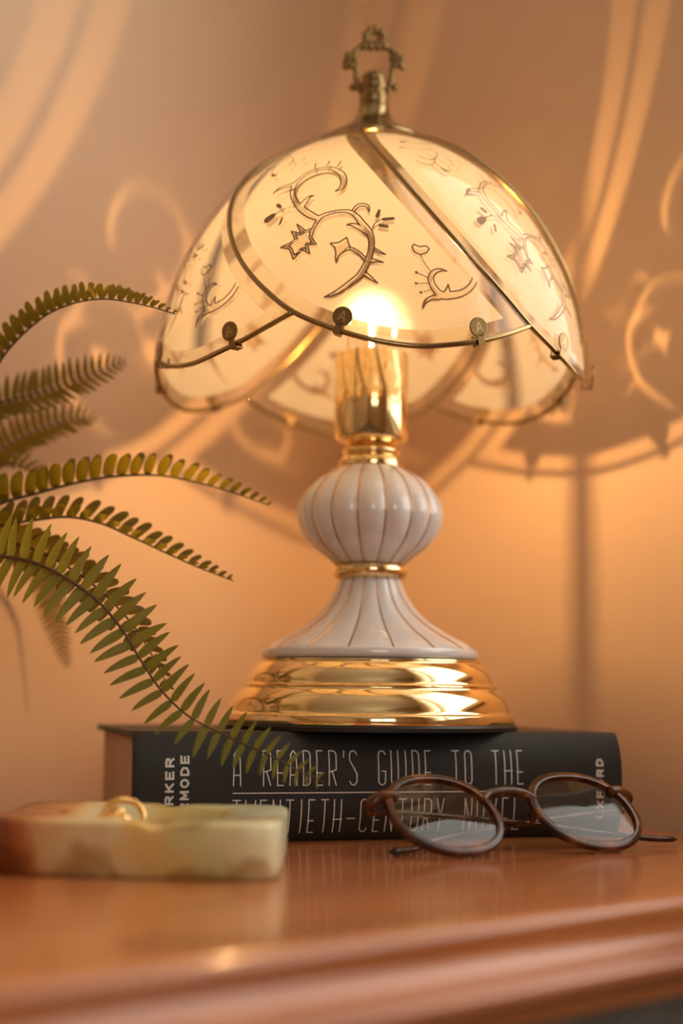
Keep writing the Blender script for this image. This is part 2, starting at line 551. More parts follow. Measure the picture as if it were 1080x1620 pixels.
MAT = dict(
    wall=wall_paint(), wood=wood(), onyx=onyx(), tortoise=tortoise(),
    ceiling=simple('white_ceiling_paint', (.84, .78, .69), .8, noise=(4, .04)),
    floor=simple('grey_carpet', (.22, .21, .20), .95, noise=(60, .25)),
    trim=simple('white_gloss_trim', (.75, .73, .70), .35, noise=(6, .03)),
    body=simple('weathered_grey_blue_paint', (.22, .235, .24), .6, noise=(70, .45), bump=(120, .3, .002)),
    brass=simple('polished_brass', (.90, .69, .36), .07, 1.0, noise=(12, .04)),
    brass_dull=simple('aged_brass', (.27, .175, .07), .30, 1.0, noise=(40, .25)),
    brass_trim=simple('brown_brass_trim', (.38, .275, .125), .18, 1.0, noise=(30, .15)),
    letter=simple('raised_brass_letter', (.58, .44, .22), .4, 1.0, noise=(40, .1)),
    gold_paint=simple('gold_lustre_line', (.62, .33, .12), .22, 1.0, noise=(60, .2)),
    gold=simple('gold', (.95, .62, .25), .12, 1.0, noise=(30, .05)),
    ceramic=simple('white_glazed_ceramic', (.80, .77, .76), .12, noise=(5, .02), **{'Coat Weight': .6, 'Coat Roughness': .05}),
    black=simple('black_felt_rim', (.012, .010, .009), .45, noise=(80, .3)),
    steel=simple('dull_steel', (.55, .5, .42), .3, 1.0, noise=(30, .1)),
    socket=simple('black_bakelite', (.03, .028, .025), .4, noise=(30, .1)),
    glass=thin_glass('window_glass'),
    bulb_glass=thin_glass('clear_bulb_glass', (1, .97, .92)),
    lens=thin_glass('spectacle_lens', (.96, .95, .94), .01, 1.3),
    outer=shade_outer(), inner=shade_inner(), glass_edge=thin_glass('glass_edge', (.9, .86, .78), .1),
    pages=simple('cream_page_edges', (.60, .45, .32), .85, noise=(20, .1)),
    print_white=simple('silver_foil_lettering', (.72, .70, .66), .4, noise=(50, .05)),
    leaf=leaf_mat('fern_leaf_fresh', (.10, .125, .012), (.24, .27, .045), (.46, .42, .04)),
    leaf_dark=leaf_mat('fern_leaf_deep', (.055, .062, .008), (.125, .13, .016), (.46, .34, .02)),
    stem=simple('brown_fern_stem', (.10, .055, .018), .5, noise=(60, .3)),
    soil=simple('dark_soil', (.03, .02, .014), .95, noise=(90, .5), bump=(80, .6, .004)),
    pot=simple('white_ceramic_pot', (.6, .56, .5), .3, noise=(8, .04)),
    hinge=simple('dark_hinge_metal', (.3, .27, .24), .25, 1.0, noise=(40, .1)),
)


def cloth_mat():
    m, nt, out = mat('black_book_cloth')
    b = bsdf(nt, (.016, .0145, .013), .55)
    b.inputs['Sheen Weight'].default_value = .06
    tc = nd(nt, 'ShaderNodeTexCoord')
    w1 = nd(nt, 'ShaderNodeTexWave'); w1.inputs['Scale'].default_value = 380; w1.bands_direction = 'X'
    w2 = nd(nt, 'ShaderNodeTexWave'); w2.inputs['Scale'].default_value = 380; w2.bands_direction = 'Z'
    nt.links.new(tc.outputs['Object'], w1.inputs['Vector']); nt.links.new(tc.outputs['Object'], w2.inputs['Vector'])
    h = mth(nt, 'MULTIPLY', w1.outputs['Fac'], w2.outputs['Fac'])
    r = ramp(nt, [(0, (.008, .0075, .0065)), (1, (.022, .021, .017))])
    nt.links.new(h, r.inputs[0]); nt.links.new(r.outputs[0], b.inputs['Base Color'])
    bp = nd(nt, 'ShaderNodeBump'); bp.inputs['Strength'].default_value = .35; bp.inputs['Distance'].default_value = .0004
    nt.links.new(h, bp.inputs['Height']); nt.links.new(bp.outputs[0], b.inputs['Normal'])
    nt.links.new(b.outputs[0], out.inputs[0])
    return m


MAT['cloth'] = cloth_mat()

# ------------------------------------------------------------------ room shell
Z3 = Vector((0, 0, 1))


def pt(n, m, z):
    return N * n + M * m + Z3 * z


def slab(n0, n1, m0, m1, z0, z1):
    return obox(pt(n0, m0, z0), N * (n1 - n0), M * (m1 - m0), Z3 * (z1 - z0))


def struct(name, b, m, label, parent=None):
    o = b.build(name, m, parent, smooth=False)
    if parent is None:
        tag(o, label, name.split('_')[0], None, 'structure')
    return o


MN, NN = W_LEFT - ROOM_T, W_RIGHT - ROOM_S          # far walls
b = MB()
b.add(*slab(W_RIGHT, W_RIGHT + 12, -WIN1[0], W_LEFT, FLOOR_Z, CEIL_Z))
b.add(*slab(W_RIGHT, W_RIGHT + 12, MN, -WIN1[1], FLOOR_Z, CEIL_Z))
b.add(*slab(W_RIGHT, W_RIGHT + 12, -WIN1[1], -WIN1[0], FLOOR_Z, WIN1[2]))
b.add(*slab(W_RIGHT, W_RIGHT + 12, -WIN1[1], -WIN1[0], WIN1[3], CEIL_Z))
struct('wall_right', b, MAT['wall'], 'beige painted wall on the right with the lamp pattern cast on it')
struct('wall_left', MB().add(*slab(NN, W_RIGHT + 12, W_LEFT, W_LEFT + 12, FLOOR_Z, CEIL_Z)), MAT['wall'],
       'beige painted wall on the left behind the fern')
b = MB()
b.add(*slab(-WIN2[0], W_RIGHT, MN - 12, MN, FLOOR_Z, CEIL_Z))
b.add(*slab(NN, -WIN2[1], MN - 12, MN, FLOOR_Z, CEIL_Z))
b.add(*slab(-WIN2[1], -WIN2[0], MN - 12, MN, FLOOR_Z, WIN2[2]))
b.add(*slab(-WIN2[1], -WIN2[0], MN - 12, MN, WIN2[3], CEIL_Z))
struct('wall_front', b, MAT['wall'], 'beige painted wall behind the camera with a window')
struct('wall_rear', MB().add(*slab(NN - 12, NN, MN, W_LEFT, FLOOR_Z, CEIL_Z)), MAT['wall'], 'beige painted wall far to the left')
struct('floor', MB().add(*slab(NN - 12, W_RIGHT + 12, MN - 12, W_LEFT + 12, FLOOR_Z - 10, FLOOR_Z)), MAT['floor'], 'grey carpeted floor of the room')
struct('ceiling', MB().add(*slab(NN - 12, W_RIGHT + 12, MN - 12, W_LEFT + 12, CEIL_Z, CEIL_Z + 10)), MAT['ceiling'], 'plain white ceiling of the room')
struct('baseboard_left', MB().add(*slab(NN, W_RIGHT - 1.5, W_LEFT - 1.5, W_LEFT, FLOOR_Z, FLOOR_Z + 10)), MAT['trim'], 'white skirting board along the left wall')
struct('baseboard_right', MB().add(*slab(W_RIGHT - 1.5, W_RIGHT, MN, W_LEFT - 1.5, FLOOR_Z, FLOOR_Z + 10)), MAT['trim'], 'white skirting board along the right wall')


def window(name, axis, w, plane, label):
    """frame bars set in the wall opening, two sashes with one mullion and glass panes"""
    a0, a1, z0, z1 = w
    def s(p0, p1, q0, q1, zz0, zz1):
        return slab(plane + p0, plane + p1, -q1, -q0, zz0, zz1) if axis == 'N' else slab(-q1, -q0, plane - p1, plane - p0, zz0, zz1)
    root = bpy.data.objects.new(name, None); COL.objects.link(root)
    tag(root, label, 'window', None, 'structure')
    am = (a0 + a1) / 2
    for p in (s(4, 9, a0, a0 + 2.5, z0, z1), s(4, 9, a1 - 2.5, a1, z0, z1), s(4, 9, a0 + 2.5, a1 - 2.5, z0, z0 + 4),
              s(4, 9, a0 + 2.5, a1 - 2.5, z1 - 4, z1)):
        MB().add(*p).build('window_frame', MAT['trim'], root, smooth=False)
    MB().add(*s(4, 9, am - 2.5, am + 2.5, z0 + 4, z1 - 4)).build('mullion', MAT['trim'], root, smooth=False)
    for q0, q1 in ((a0 + 2.5, am - 2.5), (am + 2.5, a1 - 2.5)):
        MB().add(*s(6.2, 6.6, q0, q1, z0 + 4, z1 - 4)).build('pane', MAT['glass'], root, smooth=False)
    MB().add(*s(-1.5, 4, a0 - 0, a1 + 0, z0 - .0, z0 + 1.8)).build('window_sill', MAT['trim'], root, smooth=False)


window('window_1', 'N', WIN1, W_RIGHT, 'tall two-pane window in the right wall beside the table')
window('window_2', 'M', WIN2, MN, 'two-pane window in the wall behind the camera')

# ------------------------------------------------------------------ side table in the corner
T_N = (-62.0, 11.6); T_M = (-24.9, 17.6)
tc_n, tc_m = sum(T_N) / 2, sum(T_M) / 2
tp = pt(tc_n, tc_m, FLOOR_Z)
table = empty('side_table', tp, A40, 'polished red-brown wooden table with a moulded edge in the room corner', 'table')
hx, hy = (T_N[1] - T_N[0]) / 2, (T_M[1] - T_M[0]) / 2


def rect(o, z, z0=-FLOOR_Z):
    x, y = hx + o, hy + o
    return [(-x, -y, z + z0), (x, -y, z + z0), (x, y, z + z0), (-x, y, z + z0)]


def rect_rings(prof):
    """moulding swept round the table: four mitred sides, profile (outset, z)"""
    v, f = loft([rect(o, z) for o, z in prof], True, False, False)
    return v, f


top_v, top_f = loft([rect(-.2, -3.05), rect(-.02, -3.05), rect(-.02, 0)], True, True, True)
mk('tabletop', top_v, top_f, MAT['wood'], table, smooth=False)
prof = [(-.02, 0)] + [(.0 + .42 * math.sin(a), -.42 + .42 * math.cos(a)) for a in np.linspace(.15, math.pi * .60, 9)]
cove = [(.36 + 1.0 * (1 - math.cos(a)), -.66 - .95 * math.sin(a)) for a in np.linspace(0, math.pi / 2, 8)]
bead = [(1.36 + .34 * math.sin(a), -1.97 + .34 * math.cos(a)) for a in np.linspace(.2, math.pi, 9)]
prof += cove + bead + [(1.1, -2.4), (1.05, -2.95), (.9, -3.05), (-.02, -3.05)]
v, f = rect_rings(prof)
o = mk('edge_moulding', v, f, MAT['wood'], table)
md = o.modifiers.new('edge', 'EDGE_SPLIT'); md.split_angle = math.radians(50)
bx0, bx1, by0, by1 = -hx + 2, hx - 2, -hy + 2, hy - 1
mk('cabinet_body', *box(bx0, bx1, by0, by1, 4, -FLOOR_Z - 3.05), MAT['body'], table, smooth=False)
for (fx, fy) in ((bx0, by0), (bx1 - 5, by0), (bx0, by1 - 5), (bx1 - 5, by1 - 5)):
    mk('foot', *box(fx, fx + 5, fy, fy + 5, 0, 4), MAT['wood'], table, smooth=False)

# ------------------------------------------------------------------ book
B_YAW = math.radians(15.5); B_L, B_W, B_T = 23.9, 14.6, 5.0
book = empty('hardback_book', (-10.85, -8.55, 0), B_YAW, 'thick black cloth hardback with silver deco lettering lying under the lamp', 'book')


def bulge(v):
    """how far the rounded spine stands out at height v"""
    t = (v - B_T / 2) / (B_T / 2)
    return .70 * (1 - abs(t) ** 3.2) + .02


# local x along the spine, -y towards the viewer, +y to the fore edge
for z0, nm, lab in ((0, 'back_board', None), (B_T - .3, 'front_board', None)):
    rings = []
    ol = lambda e, z: [(e, .15 + e, z), (B_L - e, .15 + e, z), (B_L - e, B_W - e, z), (e, B_W - e, z)]
    v, f = loft([ol(.06, z0), ol(0, z0 + .06), ol(0, z0 + .24), ol(.06, z0 + .3)])
    mk(nm, v, f, MAT['cloth'], book, smooth=False)
zs = np.concatenate([np.linspace(0, .5, 6), np.linspace(.5, B_T - .5, 15)[1:-1], np.linspace(B_T - .5, B_T, 6)])
outer = [(-bulge(z) if 0.0 < z < B_T else .1, z) for z in zs]
inner = [(.28 - .75 * bulge(z) if .2 < z < B_T - .2 else .5, min(max(z, .14), B_T - .14)) for z in zs[::-1]]
ringp = outer + inner
xs = [0, .08, .3] + list(np.linspace(.5, B_L - .5, 13)) + [B_L - .3, B_L - .08, B_L]
rings = []
for x in xs:
    e = .05 if x in (0, B_L) else 0
    rings.append([(x, y + e, z) for y, z in ringp])
v, f = loft(rings)
spine = mk('spine', v, f, MAT['cloth'], book)
md = spine.modifiers.new('edge', 'EDGE_SPLIT'); md.split_angle = math.radians(40)
pg = []
for x in (.35, B_L - .35):
    pg.append([(x, -.05 * 0 + .25, .3), (x, B_W - .35, .3), (x, B_W - .55, B_T / 2), (x, B_W - .35, B_T - .3), (x, .25, B_T - .3), (x, -.2, B_T / 2)])
v, f = loft(pg)
mk('page_block', v, f, MAT['pages'], book, smooth=False)
for x in (.22, B_L - .22):          # head and tail bands
    P = [(x, -.25 * (1 - ((z - 2.5) / 2.2) ** 2) + .2, z) for z in np.linspace(.4, B_T - .4, 9)]
    mk('headband', *tube(P, .12, 6), MAT['cloth'], book)


def on_spine(x, z):
    return (x, -bulge(z) - .012, z)


def text_lines(s, font, x0, x1, y0, h, adv, wid):
    tot = sum(adv.get(c, 1.0) for c in s) - (adv.get(s[-1], 1.0) - wid(s[-1]))
    k = (x1 - x0) / tot
    out, x = [], x0
    for c in s:
        a = adv.get(c, 1.0)
        w = wid(c)
        for L in font[c]:
            out.append([(x + px * w * k, y0 + py * h) for px, py in L])
        x += a * k
    return out


adv = {' ': 1.25, 'I': .66, "'": .6, '-': 1.05}
wid = lambda c: {'I': .3, "'": .3, '-': .62, 'W': .62}.get(c, .54)
L1 = text_lines("A READER'S GUIDE TO THE", DECO, 4.55, 18.7, 2.58, 1.56, adv, wid)
ribbons(L1, .028, on_spine).build('title_lettering', MAT['print_white'], spine, smooth=False)
ribbons([[(4.55, 2.24), (18.1, 2.24)]], .026, on_spine).build('title_rule', MAT['print_white'], spine, smooth=False)
L2 = text_lines("TWENTIETH-CENTURY NOVEL", DECO, 4.55, 18.55, .42, 1.50, adv, wid)
ribbons(L2, .028, on_spine).build('title_lettering', MAT['print_white'], spine, smooth=False)


def upright(s, x_base, v_end, pitch, h, w, hw, name):
    """lettering that reads upwards, letter tops to the left"""
    v0 = v_end - pitch * (len(s) - 1) - w
    out = []
    for i, c in enumerate(s):
        for L in BOLD[c]:
            out.append([(x_base - py * h, v0 + i * pitch + px * w) for px, py in L])
    ribbons(out, hw, on_spine).build(name, MAT['print_white'], spine, smooth=False)


upright('PARKER', 1.80, 3.78, .56, .32, .32, .05, 'author_lettering')
upright('KERMODE', 2.48, 3.92, .535, .32, .31, .05, 'author_lettering')
upright('OXFORD', 22.85, 3.72, .505, .30, .28, .05, 'publisher_lettering')

# ------------------------------------------------------------------ table lamp
LZ = B_T
lamp = empty('table_lamp', (0, 0, LZ), 0, 'lit table lamp with fluted white ceramic body, brass base and patterned glass shade', 'lamp')
LO = (0, 0, LZ)


def lm(name, vf, m, parent=lamp, smooth=True, split=None):
    o = mk(name, vf[0], vf[1], MAT[m], parent, LO, smooth)
    if split:
        md = o.modifiers.new('edge', 'EDGE_SPLIT'); md.split_angle = math.radians(split)
    return o


lm('base_rim', lathe([(7.2, 5.0), (7.5, 5.02), (7.52, 5.2), (7.45, 5.3), (7.2, 5.3)]), 'black', split=40)


def curve_prof(p0, p1, bul, n=10):
    """convex profile between two (r, z) points"""
    out = []
    for i in range(n + 1):
        t = i / n
        r = p0[0] + (p1[0] - p0[0]) * t; z = p0[1] + (p1[1] - p0[1]) * t
        q = math.sin(math.pi * t) * bul
        out.append((r + q * .85, z + q * .5))
    return out


pb = [(7.2, 5.3), (7.38, 5.3), (7.40, 5.34), (7.40, 5.72), (7.36, 5.78), (7.26, 5.82)]
pb += curve_prof((7.2, 5.86), (6.50, 7.06), .14) + [(6.50, 7.10), (6.56, 7.14), (6.54, 7.20), (6.42, 7.23), (6.36, 7.26)]
pb += curve_prof((6.34, 7.28), (5.70, 8.34), .13) + [(5.70, 8.38), (5.76, 8.41), (5.74, 8.47), (5.6, 8.5), (4.5, 8.5)]
lm('brass_base', lathe(pb, 128), 'brass', split=50)
GO = math.radians(11.25)


def fluted(name, prof, amp, m='ceramic'):
    seg = 16 * 14
    v, f = lathe(prof, seg, cap=True)
    v = np.array(v)
    k = 0
    for i in range(len(prof)):
        for s in range(seg):
            a = 2 * math.pi * s / seg
            q = 1 + amp[i] * (abs(math.sin((a + GO) * 8)) ** .8 - 1)
            v[k, 0] *= q; v[k, 1] *= q; k += 1
    o = lm(name, (v, f), m)
    md = o.modifiers.new('edge', 'EDGE_SPLIT'); md.split_angle = math.radians(75)
    return o


def gold_lines(prof, amp, parent, lift=.012, r=.04):
    for j in range(16):
        a = 2 * math.pi * j / 16 - GO
        P = [((rr * (1 - am) + lift) * math.cos(a), (rr * (1 - am) + lift) * math.sin(a), z) for (rr, z), am in zip(prof, amp)]
        mk('gold_line', *tube(P, r, 6), MAT['gold_paint'], parent, LO)


sk = catmull([(5.42, 9.08), (5.0, 9.40), (3.95, 9.94), (2.78, 10.75), (2.08, 11.57), (1.72, 12.3), (1.6, 12.65)], 6)
sk_full = [(5.35, 8.5), (5.52, 8.54), (5.56, 8.7), (5.55, 8.92), (5.50, 9.03)] + [tuple(p) for p in sk]
amp = [0, 0, .0, .0, .005] + [.035 * min(1, .3 + i / 8) for i in range(len(sk))]
skirt = fluted('ceramic_skirt', sk_full, amp)
gold_lines(sk_full[4:], amp[4:], skirt)
lm('brass_ring', lathe([(1.5, 12.6)] + [(1.62 + .36 * math.sin(a), 13.05 - .40 * math.cos(a)) for a in np.linspace(.3, math.pi - .3, 13)] + [(1.5, 13.5)]), 'brass')
cb = [tuple(p) for p in catmull([(1.75, 13.42), (2.12, 13.7), (2.98, 14.35), (3.60, 15.18), (3.80, 16.0), (3.58, 16.83), (2.95, 17.66), (2.25, 18.15), (1.75, 18.45)], 6)]
amp = [.06 * math.sin(math.pi * min(1, max(0, (i + 2) / (len(cb) + 3)))) for i in range(len(cb))]
globe = fluted('ceramic_globe', cb, amp)
gold_lines(cb, amp, globe, .02)
lm('neck_collar', lathe([(1.3, 18.4), (1.66, 18.42), (1.68, 18.5), (1.68, 18.86), (1.62, 18.95), (1.50, 19.0), (1.40, 19.08), (1.42, 19.15),
                         (1.50, 19.2), (1.53, 19.3), (1.50, 19.42), (1.36, 19.48), (1.28, 19.6), (1.2, 20.0)], 96), 'brass', split=55)
cup = [(0.3, 19.85), (1.2, 19.75), (1.55, 19.8), (1.85, 19.92), (1.92, 20.05), (1.92, 24.42), (1.90, 24.47), (1.84, 24.45), (1.83, 20.3), (.3, 20.2)]
lm('candle_cup', lathe(cup, 96), 'brass', split=50)
lm('socket', lathe([(.9, 20.3), (1.15, 20.3), (1.15, 22.6), (1.0, 23.0), (.9, 23.0)], 32), 'socket', split=50)
BZ = 26.75
bulb_prof = [(.55, 22.9), (.6, 24.0), (.8, 24.8), (1.15, 25.7), (1.32, 26.6), (1.22, 27.5), (.8, 28.3), (.3, 28.6), (.02, 28.63)]
bulb = lm('light_bulb', lathe([tuple(p) for p in catmull(bulb_prof, 4)], 32, cap=False), 'bulb_glass')
fm, nt, out = mat('glowing_filament')
em = nd(nt, 'ShaderNodeEmission'); em.inputs[0].default_value = (*BULB_COL, 1)
FR_, FH_ = .09, .75                        # an upright filament, radius and height
em.inputs[1].default_value = BULB_W / (4 * math.pi) / (2 * FR_ * CM * FH_ * CM)
nt.links.new(em.outputs[0], out.inputs[0])
MAT['filament'] = fm
mk('filament', *tube([(0, 0, BZ + FH_ * (t - .5)) for t in (0, .5, 1)], FR_, 8), fm, bulb, LO)
for sx in (-.25, .25):
    mk('filament_wire', *tube([(sx, 0, 23.2), (sx * 1.2, 0, 25.2), (0, 0, BZ - FH_ / 2)], .02, 5), MAT['steel'], bulb, LO)

HA = math.radians(41)
hp = [(1.1, 20.6), (1.55, 21.4), (1.62, 23), (1.62, 25), (1.75, 27), (2.1, 29.5), (2.2, 31.5), (1.9, 33.4), (1.1, 35.0), (.3, 35.9)]
for s in (1, -1):
    P = catmull([(s * r * math.cos(HA), s * r * math.sin(HA), z) for r, z in hp], 5)
    lm('harp_arm', tube(P, .085, 8), 'brass')

# --- shade: a dome of six swirled panes
DR, DZ, DB, DNN = 11.3, 23.0, 13.35, 1.95


def dome_r(z):
    z = np.asarray(z, float)
    t = np.clip((z - DZ) / DB, 0, 1)
    return np.where(z < DZ, DR - .12 * (DZ - z) ** 2, DR * (1 - t ** DNN) ** (1 / DNN))


zz = np.concatenate([np.linspace(21.8, 33, 400), np.linspace(33, DZ + DB, 1200)[1:]])
rr = dome_r(zz)
uu = np.concatenate([[0], np.cumsum(np.hypot(np.diff(zz), np.diff(rr)))])
z2u = lambda z: np.interp(z, zz, uu)
u2z = lambda u: np.interp(u, uu, zz)


def dome_pt(azd, u):
    z = u2z(u); r = dome_r(z); a = np.radians(azd)
    return np.stack([r * np.cos(a), r * np.sin(a), z], -1)


def dome_nrm(azd, u):
    d = .05
    a = np.radians(azd)
    t = dome_pt(azd, u + d) - dome_pt(azd, u - d)
    k = np.stack([-np.sin(a), np.cos(a), 0 * a], -1)
    n = np.cross(k, t); n /= np.linalg.norm(n, axis=-1)[..., None]
    return n


EDGE = [(-103, 35.88), (-99.3, 35.1), (-95.2, 34.05), (-89, 32.62), (-81.8, 30.78), (-75.7, 29.2), (-69.9, 27.75), (-63.9, 26.41),
        (-57.3, 25.16), (-49.7, 23.97), (-40, 23.08), (-31, 22.55), (-22, 22.32), (-14.6, 22.42), (-5, 22.80), (3, 23.35), (10.3, 23.97)]
E = catmull([(a, float(z2u(z))) for a, z in EDGE], 24)
JI = 9 * 24                                          # index of the joint on the curve


def resample(C, n):
    p = dome_pt(C[:, 0], C[:, 1])
    s = np.concatenate([[0], np.cumsum(np.linalg.norm(np.diff(p, axis=0), axis=1))])
    q = np.linspace(0, s[-1], n)
    return np.stack([np.interp(q, s, C[:, 0]), np.interp(q, s, C[:, 1])], -1)


NS, NT = 300, 200
Lc = resample(E, NS) - np.array([60, 0]); Rc = resample(E[:JI + 1], NS)
t = np.linspace(0, 1, NT)[None, :, None]
G = Lc[:, None, :] * (1 - t) + Rc[:, None, :] * t       # (NS, NT, 2) in (azimuth, u)
Pout = dome_pt(G[..., 0], G[..., 1]); Nout = dome_nrm(G[..., 0], G[..., 1])
Pin = Pout - Nout * .28


def seg_dist(V, A, Bp, wa=None, wb=None):
    """distance from each vertex to the nearest of many segments, minus the interpolated half width"""
    best = np.full(len(V), 1e9)
    for i in range(len(A)):
        d = Bp[i] - A[i]; L = d @ d + 1e-12
        q = np.clip(((V - A[i]) @ d) / L, 0, 1)
        dist = np.linalg.norm(V - A[i] - q[:, None] * d, axis=1)
        if wa is not None:
            dist = dist - (wa[i] * (1 - q) + wb[i] * q)
        best = np.minimum(best, dist)
    return best


MOTIF = {'s':[[(-101.9,30.15,0.015),(-100.2,30.36,0.195),(-99.9,30.82,0.286),(-101.4,31.31,0.286),(-104.4,31.63,0.21),(-108.4,31.69,0.18),(-112.0,31.52,0.18),(-114.7,31.16,0.195),(-115.7,30.73,0.24),(-114.9,30.21,0.225),(-112.7,29.61,0.256),(-110.2,29.18,0.331),(-107.7,28.85,0.331),(-105.3,28.62,0.21)],[(-116.0,30.89,0.195),(-119.0,30.81,0.195),(-121.1,30.72,0.12),(-122.3,30.49,0.015)],[(-111.2,29.39,0.331),(-110.2,29.72,0.256),(-109.2,29.95,0.105),(-108.0,29.99,0.015)],[(-105.8,28.63,0.225),(-103.7,28.83,0.18),(-100.6,28.95,0.15),(-97.6,28.93,0.18),(-95.5,28.68,0.225),(-94.0,28.29,0.286),(-92.2,27.85,0.286),(-91.4,27.33,0.256),(-91.6,26.73,0.24),(-92.3,26.28,0.24),(-93.1,25.91,0.271),(-94.2,25.55,0.271),(-95.9,25.27,0.24),(-98.2,24.92,0.21),(-100.4,24.68,0.135),(-102.3,24.56,0.023)],[(-96.3,28.97,0.135),(-95.2,29.23,0.165),(-93.7,29.3,0.165),(-92.5,29.19,0.135),(-92.1,28.91,0.023)],[(-92.7,27.8,0.256),(-94.8,28.07,0.24),(-96.5,28.2,0.135),(-97.8,28.18,0.015)],[(-91.2,26.99,0.075),(-89.4,26.74,0.105),(-88.0,26.63,0.015)],[(-91.7,26.32,0.195),(-90.4,26.3,0.12),(-88.5,26.22,0.015)],[(-92.7,25.62,0.195),(-91.3,25.41,0.12),(-89.9,25.19,0.015)],[(-105.3,28.6,0.165),(-106.4,28.15,0.135),(-106.8,27.71,0.12)],[(-92.9,26.4,0.12),(-94.5,26.72,0.12),(-96.6,26.93,0.135),(-98.5,26.81,0.15),(-99.6,26.62,0.165),(-99.8,26.25,0.03)],[(-73.1,25.97,0.009),(-74.6,26.0,0.12),(-76.2,25.88,0.198),(-77.2,25.6,0.249),(-77.0,25.28,0.266),(-76.1,24.97,0.309),(-74.7,24.76,0.361),(-72.2,24.81,0.344),(-69.8,24.95,0.301),(-67.7,25.22,0.283),(-66.3,25.56,0.266),(-65.8,25.86,0.223)],[(-73.4,24.88,0.301),(-73.1,25.14,0.112),(-73.0,25.32,0.009)],[(-75.5,24.66,0.266),(-77.3,24.58,0.172),(-78.7,24.39,0.129),(-79.4,24.05,0.009)]],'p':[[(-107.1,28.12),(-108.4,28.01),(-111.3,28.44),(-109.6,27.9),(-112.5,28.07),(-111.0,27.62),(-112.4,27.43),(-114.9,27.26),(-112.1,27.11),(-110.7,26.55),(-108.6,27.01),(-106.6,26.77),(-107.4,27.25),(-105.1,27.24),(-106.6,27.62),(-106.6,27.97)],[(-101.7,27.24),(-99.5,27.26),(-97.6,27.52),(-96.7,27.04),(-97.8,26.9),(-99.3,26.76),(-100.0,26.65),(-100.4,27.03)],[(-81.5,27.07),(-80.9,27.21),(-79.6,27.1),(-77.9,27.17),(-77.1,27.04),(-77.8,26.83),(-79.4,26.69),(-80.9,26.81)]],'i':[[(-113.2,29.47,0.045),(-116.2,29.42,0.045),(-118.8,29.19,0.06)],[(-119.5,29.1,0.331),(-120.8,28.94,0.391)],[(-118.9,29.72,0.18),(-117.8,29.57,0.18)],[(-116.1,28.91,0.105),(-116.4,28.55,0.105)],[(-91.2,27.94,0.053),(-90.6,28.25,0.053),(-88.9,28.46,0.053)],[(-89.4,28.98,0.12),(-90.0,28.65,0.165)],[(-88.3,28.48,0.18),(-85.9,28.54,0.165)],[(-89.2,28.14,0.18),(-87.5,28.1,0.165)],[(-110.5,31.73,0.038),(-111.0,32.11,0.068)],[(-106.4,31.84,0.038),(-106.2,32.18,0.068)],[(-102.9,31.72,0.038),(-102.0,32.11,0.068)],[(-79.4,26.69,0.034),(-78.7,26.32,0.034),(-77.3,25.9,0.034)],[(-77.9,25.56,0.039),(-80.3,25.75,0.039)],[(-80.6,25.78,0.129),(-80.7,25.79,0.129)],[(-77.9,25.29,0.039),(-80.5,25.24,0.039)],[(-80.8,25.24,0.12),(-80.9,25.24,0.12)],[(-77.2,25.0,0.039),(-79.4,24.83,0.039)],[(-79.7,24.82,0.12),(-79.8,24.82,0.12)],[(-135.0,32.72,0.02),(-133.5,32.52,0.055),(-131.2,32.44,0.063),(-129.1,32.51,0.063),(-127.2,32.75,0.047),(-125.9,33.1,0.035),(-126.3,33.22,0.035),(-128.6,33.28,0.055)],[(-129.2,32.48,0.035),(-129.0,32.22,0.035),(-127.8,31.97,0.035)],[(-127.6,31.92,0.079),(-126.7,31.81,0.173),(-125.5,31.79,0.079),(-124.5,31.83,0.016)],[(-125.3,33.05,0.035),(-123.0,32.88,0.035),(-121.7,32.6,0.035)],[(-121.7,32.6,0.031),(-122.1,32.38,0.031),(-121.0,32.26,0.031),(-118.8,32.38,0.031),(-117.0,32.56,0.031),(-117.2,32.74,0.031),(-119.4,32.73,0.031),(-121.7,32.6,0.031)],[(-139.9,33.63,0.079),(-138.3,33.68,0.157),(-136.8,33.72,0.039)],[(-136.9,33.7,0.031),(-132.9,33.68,0.031),(-125.2,33.83,0.047),(-120.7,34.07,0.031)]]}
Vf = Pout.reshape(-1, 3)


def m3(a, z):
    return dome_pt(np.array([a]), z2u(np.array([z])))[0]


def stroke_field(strokes, per):
    best = np.full(len(Vf), 1e9)
    for st in strokes:
        c = catmull(st, per) if len(st) > 2 else np.array(st, float)
        P = dome_pt(c[:, 0], z2u(c[:, 1])); w = np.maximum(c[:, 2], .012) / 2
        best = np.minimum(best, seg_dist(Vf, P[:-1], P[1:], w[:-1], w[1:]))
    return best


sd = stroke_field(MOTIF['s'], 5)
for poly in MOTIF['p']:                                  # closed leaf shapes: even-odd fill in (azimuth, u)
    q = np.array([(a, float(z2u(z))) for a, z in poly])
    P = dome_pt(q[:, 0], q[:, 1])
    d = seg_dist(Vf, P, np.roll(P, -1, 0))
    x, y = G[..., 0].reshape(-1), G[..., 1].reshape(-1)
    ins = np.zeros(len(Vf), bool)
    for (x0, y0), (x1, y1) in zip(q, np.roll(q, -1, 0)):
        c = ((y0 > y) != (y1 > y)) & (x < (x1 - x0) * (y - y0) / (y1 - y0 + 1e-12) + x0)
        ins ^= c
    d = np.where(ins, -d, d)
    sd = np.minimum(sd, np.where(d < -.05, -(np.abs(d + .11)) * .9 - .0, d) if len(poly) > 8 else d)
ink = stroke_field(MOTIF['i'], 4)
Pl = dome_pt(Lc[:, 0], Lc[:, 1])[::3]; Pr = dome_pt(Rc[:, 0], Rc[:, 1])[::3]
edge = np.minimum(seg_dist(Vf, Pl[:-1], Pl[1:]), seg_dist(Vf, Pr[:-1], Pr[1:]))

